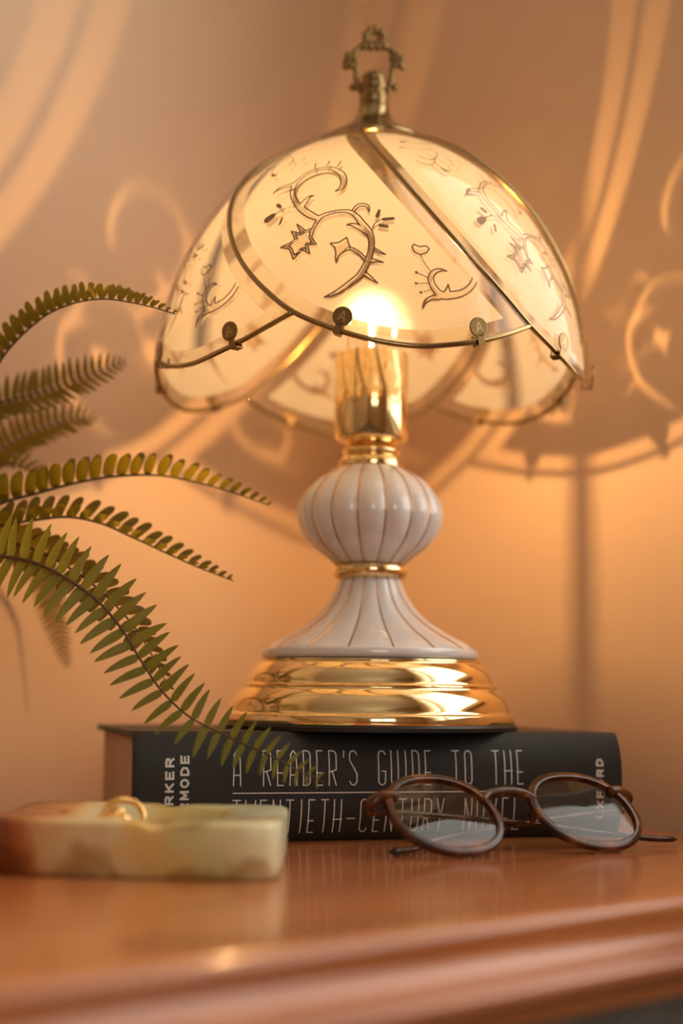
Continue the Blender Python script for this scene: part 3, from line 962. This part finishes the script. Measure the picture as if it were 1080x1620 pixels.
nv = NS * NT
idx = np.arange(nv).reshape(NS, NT)
q = np.stack([idx[:-1, :-1], idx[:-1, 1:], idx[1:, 1:], idx[1:, :-1]], -1).reshape(-1, 4)
# rim of the pane
loop = np.concatenate([idx[:, 0], idx[-1, 1:], idx[::-1, -1][1:], idx[0, ::-1][1:-1]])
lr = np.stack([loop, np.roll(loop, -1), np.roll(loop, -1) + nv, loop + nv], -1)
faces = np.concatenate([q[:, ::-1], q + nv, lr])
fmat = np.concatenate([np.zeros(len(q)), np.ones(len(q)), np.full(len(lr), 2)]).astype(np.int32)
verts = np.concatenate([Pout.reshape(-1, 3), Pin.reshape(-1, 3)])
me = bpy.data.meshes.new('glass_panel')
vv = ((verts - np.array(LO)) * CM).astype(np.float32)
me.vertices.add(len(vv)); me.vertices.foreach_set('co', vv.ravel())
me.loops.add(len(faces) * 4); me.loops.foreach_set('vertex_index', faces.astype(np.int32).ravel())
me.polygons.add(len(faces)); me.polygons.foreach_set('loop_start', np.arange(0, len(faces) * 4, 4, dtype=np.int32))
me.polygons.foreach_set('use_smooth', np.ones(len(faces), bool))
for x in ('outer', 'inner', 'glass_edge'):
    me.materials.append(MAT[x])
me.polygons.foreach_set('material_index', fmat)
me.update(calc_edges=True); me.validate()
for nm, arr in (('sd', sd), ('ink', ink), ('edge', edge)):
    at = me.attributes.new(nm, 'FLOAT', 'POINT')
    at.data.foreach_set('value', np.tile(arr * CM, 2).astype(np.float32))

trim_P = dome_pt(E[:, 0] - 60, E[:, 1]) + dome_nrm(E[:, 0] - 60, E[:, 1]) * -.05
trim_P = trim_P[::4]
trim_mesh = None
ea, eu = E[:, 0], E[:, 1]


def clip_geo(az):
    """round brass tab hooked over the trim (az on the E curve)"""
    i = int(np.argmin(np.abs(ea - az)))
    P = dome_pt(ea[i:i + 1], eu[i:i + 1])[0]; Nn = dome_nrm(ea[i:i + 1], eu[i:i + 1])[0]
    T = dome_pt(ea[i + 1:i + 2], eu[i + 1:i + 2])[0] - dome_pt(ea[i - 1:i], eu[i - 1:i])[0]; T /= np.linalg.norm(T)
    V = np.cross(Nn, T); V = V if V[2] > 0 else -V
    rot = math.radians(-60); R3 = np.array([[math.cos(rot), -math.sin(rot), 0], [math.sin(rot), math.cos(rot), 0], [0, 0, 1]])
    P, Nn, T, V = (R3 @ x for x in (P, Nn, T, V))
    c = P + V * .62 + Nn * .10
    b = MB()
    if np.cross(T, V) @ Nn < 0: T = -T
    ring = lambda r, h: [c + r * (math.cos(a) * T + math.sin(a) * V) + Nn * h for a in np.linspace(0, 2 * math.pi, 28, endpoint=False)]
    b.add(*loft([ring(.44, 0), ring(.46, .02), ring(.46, .06), ring(.43, .08)]))
    o = P + V * -.20 - T * .17 + Nn * .12
    b.add(*obox(o, T * .34, V * .5, Nn * .06))
    b.add(*obox(P - V * .22 - T * .17 - Nn * .35, T * .34, V * .06, Nn * .5))
    b.add(*obox(P - V * .22 - T * .17 - Nn * .38, T * .34, V * .5, Nn * .05))
    fn = lambda x, y: c + T * x + V * y + Nn * .092
    A = [[(-.15, -.2), (-.02, .22), (.02, .22), (.15, -.2)], [(-.1, -.06), (.1, -.06)]]
    return b, ribbons(A, .03, fn, 1)


clips = [clip_geo(-39.0), clip_geo(-5.3)]
clip_me = []
panel_pat = None
for k in range(6):
    rz = math.radians(60 * k)
    if k == 0:
        p0 = bpy.data.objects.new('glass_panel', me); COL.objects.link(p0); p0.parent = lamp
        t0 = mk('panel_trim', *tube(trim_P, .125, 10), MAT['brass_trim'], lamp, LO)
        c0 = []
        for b, lt in clips:
            c = b.build('clip', MAT['brass_dull'], lamp, LO, smooth=False)
            l = lt.build('embossed_letter', MAT['letter'], c, LO, smooth=False)
            c0.append((c, l))
    else:
        for src in (p0, t0):
            o = src.copy(); COL.objects.link(o); o.parent = lamp; o.rotation_euler = (0, 0, rz)
        for c, l in c0:
            o = c.copy(); COL.objects.link(o); o.parent = lamp; o.rotation_euler = (0, 0, rz)
            o2 = l.copy(); COL.objects.link(o2); o2.parent = o

cap = [(2.5, 35.72), (2.92, 35.74), (2.99, 35.82), (2.97, 35.98), (2.88, 36.08), (2.5, 36.3), (1.9, 36.66), (1.4, 37.0), (1.05, 37.35), (.9, 37.7), (.84, 37.95), (.4, 37.98)]
lm('shade_cap', lathe(cap, 96), 'brass_trim', split=50)
fin = lm('finial', lathe([(.5, 37.9), (.80, 37.95), (.84, 38.05), (.80, 38.15), (.72, 38.2), (.78, 38.35), (.80, 38.7), (.74, 39.0), (.68, 39.05), (.72, 39.12),
                          (.76, 39.3), (.72, 39.45), (.60, 39.5), (.66, 39.6), (.64, 39.85), (.5, 40.0), (.1, 40.03)], 48), 'brass_dull', split=45)
for s in (-1, 1):
    P = catmull([(s * .72, -.05, 39.0), (s * .92, -.08, 39.5), (s * .98, -.08, 40.2), (s * 1.08, -.05, 40.7), (s * 1.0, 0, 41.15), (s * .72, 0, 41.6), (s * .42, 0, 41.75)], 5)
    mk('scroll_arm', *tube(P, .16, 8), MAT['brass_dull'], fin, LO)
    mk('bud', *ball((s * 1.12, -.05, 39.25), .22, 10, 6, 1.1, 1, .9), MAT['brass_dull'], fin, LO)
    fl = MB()
    for ang in range(5):
        a = 2 * math.pi * ang / 5 + .3 * s
        fl.add(*ball((s * 1.25 + .24 * math.cos(a), -.15, 40.75 + .28 * math.sin(a)), .24, 8, 5, 1, .8, 1))
    fl.add(*ball((s * 1.25, -.28, 40.75), .12, 8, 5))
    fl.add(*ball((s * 1.52, -.08, 40.42), .22, 8, 5)); fl.add(*ball((s * 1.02, -.1, 41.22), .22, 8, 5))
    fl.build('blossom', MAT['brass_dull'], fin, LO)
fl = MB()
fl.add(*tube([(.36 * math.cos(a), 0, 42.08 + (.36 * math.sin(a))) for a in np.linspace(0, 2 * math.pi, 28, endpoint=False)], .20, 8, True))
for ang in range(9):
    a = 2 * math.pi * ang / 9
    fl.add(*ball((.50 * math.cos(a), -.06, 42.08 + .48 * math.sin(a)), .21, 8, 5))
for x in (-.55, -.2, .2, .55):
    fl.add(*ball((x, -.06, 41.52 + .1 * abs(x)), .24, 8, 5))
fl.build('wreath', MAT['brass_dull'], fin, LO)

# ------------------------------------------------------------------ onyx dish and rings
D_YAW, D_SH = 0.0, -.14          # the hand-cut block is slightly skewed
dish = empty('onyx_dish', (-9.1, -16.05, 0), D_YAW, 'square green and brown onyx dish standing in front of the black book', 'dish')
DXW, DYW, DH = 5.55, 4.75, 2.05


def sq(hx_, hy_, z, n=96, p=9.0):
    out = []
    for k in range(n):
        a = 2 * math.pi * k / n + math.pi / n
        c, s = math.cos(a), math.sin(a)
        r = (abs(c / hx_) ** p + abs(s / hy_) ** p) ** (-1 / p)
        out.append((r * c, r * s, z))
    return out


def circ(r, z, n=96, sx=1.0, sy=1.0):
    return [(r * sx * math.cos(2 * math.pi * k / n + math.pi / n), r * sy * math.sin(2 * math.pi * k / n + math.pi / n), z) for k in range(n)]


rings = [sq(DXW - .25, DYW - .25, 0), sq(DXW - .12, DYW - .12, .05), sq(DXW - .05, DYW - .05, .3), sq(DXW, DYW, DH - .2), sq(DXW - .03, DYW - .03, DH - .06),
         sq(DXW - .12, DYW - .12, DH), sq(DXW - .8, DYW - .6, DH, p=5), circ(1, DH, sx=3.6, sy=3.4), circ(1, DH - .1, sx=3.45, sy=3.25),
         circ(1, DH - .6, sx=3.2, sy=3.0), circ(1, DH - 1.05, sx=2.7, sy=2.5), circ(1, DH - 1.25, sx=1.9, sy=1.7), circ(.3, DH - 1.28)]
v, f = loft(rings)
v = [list(p) for p in v]
for p in v:                                   # two shallow rests cut in the rim
    for nx, ny in ((.9, -4.75), (.6, 4.75)):
        if p[2] > DH - .35:
            p[2] -= .28 * math.exp(-((p[0] - nx) / .42) ** 2) * math.exp(-((p[1] - ny) / 1.3) ** 4)
for p in v:
    p[1] += D_SH * p[0]
o = mk('stone_block', v, f, MAT['onyx'], dish)
md = o.modifiers.new('edge', 'EDGE_SPLIT'); md.split_angle = math.radians(50)
o['label'] = 'pale green onyx block with a brown end'


def dish_world(x, y, z):
    return (-9.1 + x, -16.05 + y + D_SH * x, z)


def ring_band(R, wid, th, n=48):
    """finger ring about the local z axis, rounded section"""
    rings = []
    for k in range(n):
        a = 2 * math.pi * k / n
        sec = []
        for j in range(10):
            t = 2 * math.pi * j / 10
            r = R + th * math.cos(t); z = wid * math.sin(t)
            sec.append((r * math.cos(a), r * math.sin(a), z))
        rings.append(sec)
    rings.append(rings[0])
    return loft(rings, True, False, False)


r1 = empty('gold_ring', dish_world(-.95, -.1, DH - 1.2), 0, 'plain polished gold ring leaning upright in the onyx dish', 'ring', 'gold rings in the dish')
v, f = ring_band(.80, .22, .14)
T1 = Matrix.Rotation(math.radians(12), 4, 'Z') @ Matrix.Translation((0, 0, .88)) @ Matrix.Rotation(math.radians(66), 4, 'X')
mk('band', [T1 @ Vector(p) for p in v], f, MAT['gold'], r1)
r2 = empty('gold_ring', dish_world(-1.05, -1.25, DH - 1.12), 0, 'gold ring with a domed top lying in front of the upright ring', 'ring', 'gold rings in the dish')
v, f = ring_band(.76, .16, .12)
T2 = Matrix.Translation((0, 0, .62)) @ Matrix.Rotation(math.radians(8), 4, 'Y') @ Matrix.Rotation(math.radians(-38), 4, 'X')
mk('band', [T2 @ Vector(p) for p in v], f, MAT['gold'], r2)
v, f = ball((0, 0, 0), .30, 14, 8, 1.2, .7, .9)
mk('domed_top', [Vector(p) + T2 @ Vector((0, -.82, .06)) for p in v], f, MAT['gold'], r2)

# ------------------------------------------------------------------ eyeglasses
G_YAW = math.radians(23.7); G_REC = math.radians(53)
glasses = empty('eyeglasses', (6.97, -11.52, 0), G_YAW, 'folded round tortoiseshell eyeglasses leaning on the table in front of the book', 'eyeglasses')
# front plane: u across, v up the front, w behind it
cr, sr = math.cos(G_REC), math.sin(G_REC)


def gp(u, v, w=0.0):
    return (u, v * sr + w * cr - .12, .33 + v * cr - w * sr)


def rim_shape(a, rx=2.32, ry=2.18):
    c, s = math.cos(a), math.sin(a)
    k = 2.25
    r = (abs(c / rx) ** k + abs(s / ry) ** k) ** (-1 / k)
    return r * c, r * s


frame = None
LENSC = 2.22
for sgn, in ((-1,), (1,)):
    P, P2 = [], []
    n = 64
    rings = []
    for i in range(n):
        a = 2 * math.pi * i / n
        x, y = rim_shape(a)
        L = math.hypot(x, y); nx_, ny_ = x / L, y / L
        cx = sgn * 3.55
        wd = .17 + .05 * max(0, math.sin(a))
        sec = [(-.02, -.17), (wd * .6, -.20), (wd + .12, -.12), (wd + .14, .12), (wd * .6, .18), (-.02, .15)]
        rings.append([gp(cx + x + nx_ * q, LENSC + y + ny_ * q, w) for q, w in sec])
    rings.append(rings[0])
    v, f = loft(rings, True, False, False)
    o = mk('rim', v, f, MAT['tortoise'], glasses)
    md = o.modifiers.new('edge', 'EDGE_SPLIT'); md.split_angle = math.radians(60)
    rr_ = [[gp(sgn * 3.55 + rim_shape(2 * math.pi * i / 48)[0] * s, LENSC + rim_shape(2 * math.pi * i / 48)[1] * s, w - .10 * (1 - s * s) )
            for i in range(48)] for s, w in ((.05, -.05), (.5, -.05), (1.0, -.05))]
    v, f = loft(rr_, True, True, False)
    mk('lens', v, f, MAT['lens'], glasses)
    # end piece and hinge
    P = catmull([(sgn * (3.55 + 1.9), LENSC + 1.15, -.05), (sgn * (3.55 + 2.55), LENSC + 1.18, 0), (sgn * (3.55 + 2.95), LENSC + 1.10, .22), (sgn * (3.55 + 3.05), LENSC + 1.05, .55)], 5)
    mk('end_piece', *tube([gp(*p) for p in P], [.30] * (len(P) - 4) + [.28, .27, .26, .25], 8), MAT['tortoise'], glasses)
    mk('hinge', *ball(gp(sgn * 6.5, LENSC + 1.05, .62), .16, 8, 5), MAT['hinge'], glasses)
    mk('nose_pad', *ball(gp(sgn * 1.0, LENSC + .1, .35), .28, 10, 6, .5, 1, 1.3), MAT['tortoise'], glasses)
bp_ = catmull([(-1.35, LENSC + .75, 0), (-.9, LENSC + 1.12, -.08), (-.4, LENSC + 1.22, -.14), (0, LENSC + 1.24, -.15), (.4, LENSC + 1.22, -.14), (.9, LENSC + 1.12, -.08), (1.35, LENSC + .75, 0)], 5)
mk('bridge', *tube([gp(*p) for p in bp_], .23, 10), MAT['tortoise'], glasses)
for s, w, lowv in ((-1, .75, 0), (1, 1.05, 0)):
    # temple: from its hinge across the back to the far side, ear hook bent down onto the table
    kk = [(6.55, LENSC + 1.05, w), (4.5, LENSC + .95, w), (1.5, LENSC + .65, w + .12), (-1.5, LENSC + .25, w + .18), (-3.8, LENSC - .25, w + .2), (-5.6, LENSC - .62, w + .22), (-7.0, LENSC - .90, w + .2), (-8.25, LENSC - 1.05, w + .15)]
    if s > 0:
        kk = kk[:-3] + [(-5.0, LENSC - .75, w + .22), (-6.3, LENSC - 1.35, w + .1)]
    P = catmull([gp(s * u, v, q) for u, v, q in kk], 6)
    P[:, 2] = np.maximum(P[:, 2], .22)
    rad = np.interp(np.linspace(0, 1, len(P)), [0, .1, .55, .8, .97, 1], [.22, .2, .17, .22, .24, .12])
    mk('temple', *tube(P, rad, 10, flat=.62), MAT['tortoise'], glasses)

# ------------------------------------------------------------------ potted fern
FB = Vector((-25.2, -2.2, 0))
fern = empty('potted_fern', FB, 0, 'green sword fern with arching fronds reaching in from the left', 'fern')
FO = tuple(FB)
pot_p = [(3.0, 0), (3.3, .05), (3.5, .6), (4.5, 9.2), (4.75, 9.3), (4.8, 10.6), (4.6, 10.7), (4.35, 10.5), (4.3, 9.6), (.2, 9.5)]
v, f = lathe(pot_p, 48)
o = mk('pot', v, f, MAT['pot'], fern)
md = o.modifiers.new('edge', 'EDGE_SPLIT'); md.split_angle = math.radians(45)
v, f = lathe([(4.3, 9.4), (4.2, 9.8), (3, 10.0), (1, 10.2), (.05, 10.25)], 32)
mk('soil', v, f, MAT['soil'], fern)
FR = {'upper_arch':[(-21.23,0.0,16.28),(-20.39,-2.0,19.93),(-18.6,-4.0,23.03),(-16.57,-5.0,24.86),(-14.84,-6.0,25.44),(-13.14,-7.0,25.46),(-11.7,-7.5,25.18),(-10.42,-8.0,24.78),(-9.45,-8.0,24.49)],'second':[(-21.49,1.0,16.41),(-21.31,1.0,20.13),(-19.88,1.0,21.85),(-17.71,1.0,22.49),(-15.72,1.0,23.26),(-14.22,1.0,23.86),(-13.15,1.0,24.22)],'third':[(-22.0,3.0,16.32),(-21.67,4.0,18.72),(-20.32,4.0,19.9),(-18.96,4.0,20.76),(-17.25,4.0,21.49),(-15.86,4.0,21.79),(-15.06,4.0,21.72)],'long_middle':[(-20.4,-3.0,14.94),(-18.55,-3.0,16.01),(-16.67,-3.0,16.57),(-14.8,-3.0,17.1),(-12.91,-3.0,17.44),(-10.7,-3.0,17.53),(-8.79,-3.0,17.2),(-6.88,-3.0,16.68),(-5.13,-3.0,16.09)],'lower_middle':[(-20.37,-3.0,14.31),(-18.27,-4.0,14.79),(-16.42,-4.0,15.12),(-14.87,-4.0,15.26),(-13.3,-4.0,14.96),(-11.73,-4.0,14.29),(-9.85,-4.0,13.44),(-8.28,-4.0,12.77),(-6.75,-4.0,12.2)],'front_long':[(-19.04,-8.0,13.25),(-17.03,-9.0,12.85),(-15.48,-9.5,12.54),(-13.93,-10.0,11.85),(-12.48,-10.0,10.88),(-11.31,-10.0,9.62),(-10.43,-10.0,8.28),(-9.35,-10.5,6.84),(-8.02,-11.0,5.7),(-6.35,-11.0,4.88),(-4.39,-11.5,4.05),(-3.15,-11.5,3.44),(-2.09,-11.5,2.97)],'behind_long':[(-20.63,-2.0,14.42),(-18.48,-3.0,14.17),(-16.36,-4.0,13.56),(-14.28,-5.0,12.47),(-12.56,-6.0,11.2),(-11.17,-6.0,9.72),(-10.17,-6.5,8.23),(-9.4,-7.0,6.91)],'hanging':[(-21.69,2.0,15.18),(-20.97,4.5,15.82),(-19.66,6.5,15.53),(-18.86,8.0,14.43),(-18.42,9.0,12.69),(-17.89,9.3,10.52),(-17.15,9.3,8.13)],'short_curl':[(-21.72,2.0,15.86),(-20.78,2.0,17.57),(-19.81,2.0,18.71),(-18.8,2.0,18.79),(-17.94,2.0,18.35),(-17.33,2.0,17.43)],'hidden_low':[(-22.2,4.0,15.05),(-22.54,8.0,15.85),(-22.02,12.0,15.92),(-21.03,13.0,14.11),(-20.39,14.0,11.88)]}


def leaf_mesh(name, widths, sickle, m):
    xs_ = [0, .07, .25, .5, .75, .92, 1.0]
    v, f = [], []
    for x, h in zip(xs_, widths):
        c = sickle * x * x
        dz = -.10 * x * x
        v += [(x, c + h, dz - .25 * h), (x, c, dz + .0), (x, c - h, dz - .25 * h)]
    for i in range(len(xs_) - 1):
        a = 3 * i
        f += [(a, a + 3, a + 4, a + 1), (a + 1, a + 4, a + 5, a + 2)]
    me_ = bpy.data.meshes.new(name)
    me_.from_pydata(v, [], f); me_.materials.append(m)
    me_.polygons.foreach_set('use_smooth', [True] * len(f)); me_.update()
    return me_, np.array(v), f


WP = [.06, .115, .13, .112, .078, .036, .004]
WB = [.08, .165, .205, .215, .20, .15, .06]
LEAF = {'p': leaf_mesh('leaflet', WP, .10, MAT['leaf']), 'b': leaf_mesh('leaflet', WB, .16, MAT['leaf_dark'])}
# frond: face direction, fold of the leaflets towards it, longest leaflet, spacing, leaf kind, forward angles (side a, side b), singly built
SPEC = {   # ... last value: length over which the leaflets shrink towards the tip
    'front_long': ((.1, -1, .15), 12, 1.95, .66, 'p', (98, 98), True, 5.5),
    'long_middle': ((0, -.25, 1), 66, 1.45, .66, 'b', (80, 84), True, 4.2),
    'lower_middle': ((.2, -.40, 1), 50, 1.40, .66, 'b', (74, 78), True, 4.2),
    'upper_arch': ((0, -.2, 1), 70, 1.10, .52, 'b', (82, 86), True, 3.5),
    'second': ((.1, -1, .25), 10, 1.45, .40, 'p', (62, 80), False, 1.5),
    'third': ((.1, -1, .2), 10, 1.50, .40, 'p', (55, 84), False, 1.5),
    'behind_long': ((.1, -1, .2), 15, 1.35, .60, 'b', (92, 60), False, 4.0),
    'hanging': ((-.3, -.9, .1), 15, 1.15, .32, 'p', (75, 75), False, 2.0),
    'short_curl': ((0, -.6, .8), 25, 1.5, .38, 'p', (75, 75), False, 2.0),
}
rest = MB()
single = 0
rng = np.random.default_rng(4)
for nm, (face, fold, Lmax, sp, kind, (b1, b2), alone, taper) in SPEC.items():
    pts = [(-24.6 + .5 * rng.random(), -2.2 + 1.2 * (rng.random() - .5), 10.1), (-23.4, -2.0 + .25 * FR[nm][0][1], 12.8)] + [tuple(p) for p in FR[nm]]
    if nm == 'upper_arch':
        pts[1] = (-23.6, -1.6, 14.0)
    P = catmull(pts, 14)
    ln = np.concatenate([[0], np.cumsum(np.linalg.norm(np.diff(P, axis=0), axis=1))])
    rad = np.interp(ln / ln[-1], [0, .3, 1], [.13, .09, .028])
    st = mk('frond', *tube(P, rad, 7), MAT['stem'], fern, FO)
    fc = Vector(face).normalized()
    s = 5.0
    while s < ln[-1] - .05:
        q = s / ln[-1]
        c = Vector([np.interp(s, ln, P[:, i]) for i in range(3)])
        c2 = Vector([np.interp(min(s + .15, ln[-1]), ln, P[:, i]) for i in range(3)]); c1 = Vector([np.interp(s - .15, ln, P[:, i]) for i in range(3)])
        T = (c2 - c1).normalized()
        S = T.cross(fc).normalized(); Nn = S.cross(T).normalized()
        rem = ln[-1] - s
        prof_l = min(1.0, .16 + .84 * (1 - math.exp(-rem / taper))) * (.75 + .25 * min(1, (s - 4) / 4))
        for side, be in ((1, b1), (-1, b2)):
            L = Lmax * prof_l * (1 + .12 * (rng.random() - .5))
            be_ = math.radians(be * (.72 + .28 * min(1, rem / (1.2 * taper))) + 7 * (rng.random() - .5))
            fo = math.radians(fold + 10 * (rng.random() - .5))
            lat = S * side * math.cos(fo) + Nn * math.sin(fo)
            X = (lat * math.sin(be_) + T * math.cos(be_)).normalized()
            Zl = (Nn * math.cos(fo) - S * side * math.sin(fo))
            Zl = (Zl - X * Zl.dot(X)).normalized()
            Y = Zl.cross(X).normalized()
            wv = 1.0 if kind == 'b' else 1.0
            sg = 1 if Y.dot(T) > 0 else -1
            base = c - FB + lat * .04
            Mx = Matrix(((X.x * L, sg * Y.x * L * wv, Zl.x * L, base.x), (X.y * L, sg * Y.y * L * wv, Zl.y * L, base.y),
                         (X.z * L, sg * Y.z * L * wv, Zl.z * L, base.z), (0, 0, 0, 1)))
            if alone and single < 298:
                o = bpy.data.objects.new('leaflet', LEAF[kind][0]); COL.objects.link(o); o.parent = st
                Mw = Mx.copy()
                for i in range(3):
                    for j in range(4):
                        Mw[i][j] *= CM
                o.matrix_local = Mw
                single += 1
            else:
                rest.add([Mx @ Vector(p) for p in LEAF[kind][1]], LEAF[kind][2])
        s += sp * (.5 + .5 * min(1, prof_l * 1.25))
ro = rest.build('small_leaflets', MAT['leaf_dark'], fern)
ro['kind'] = 'stuff'
print('single leaflets', single)
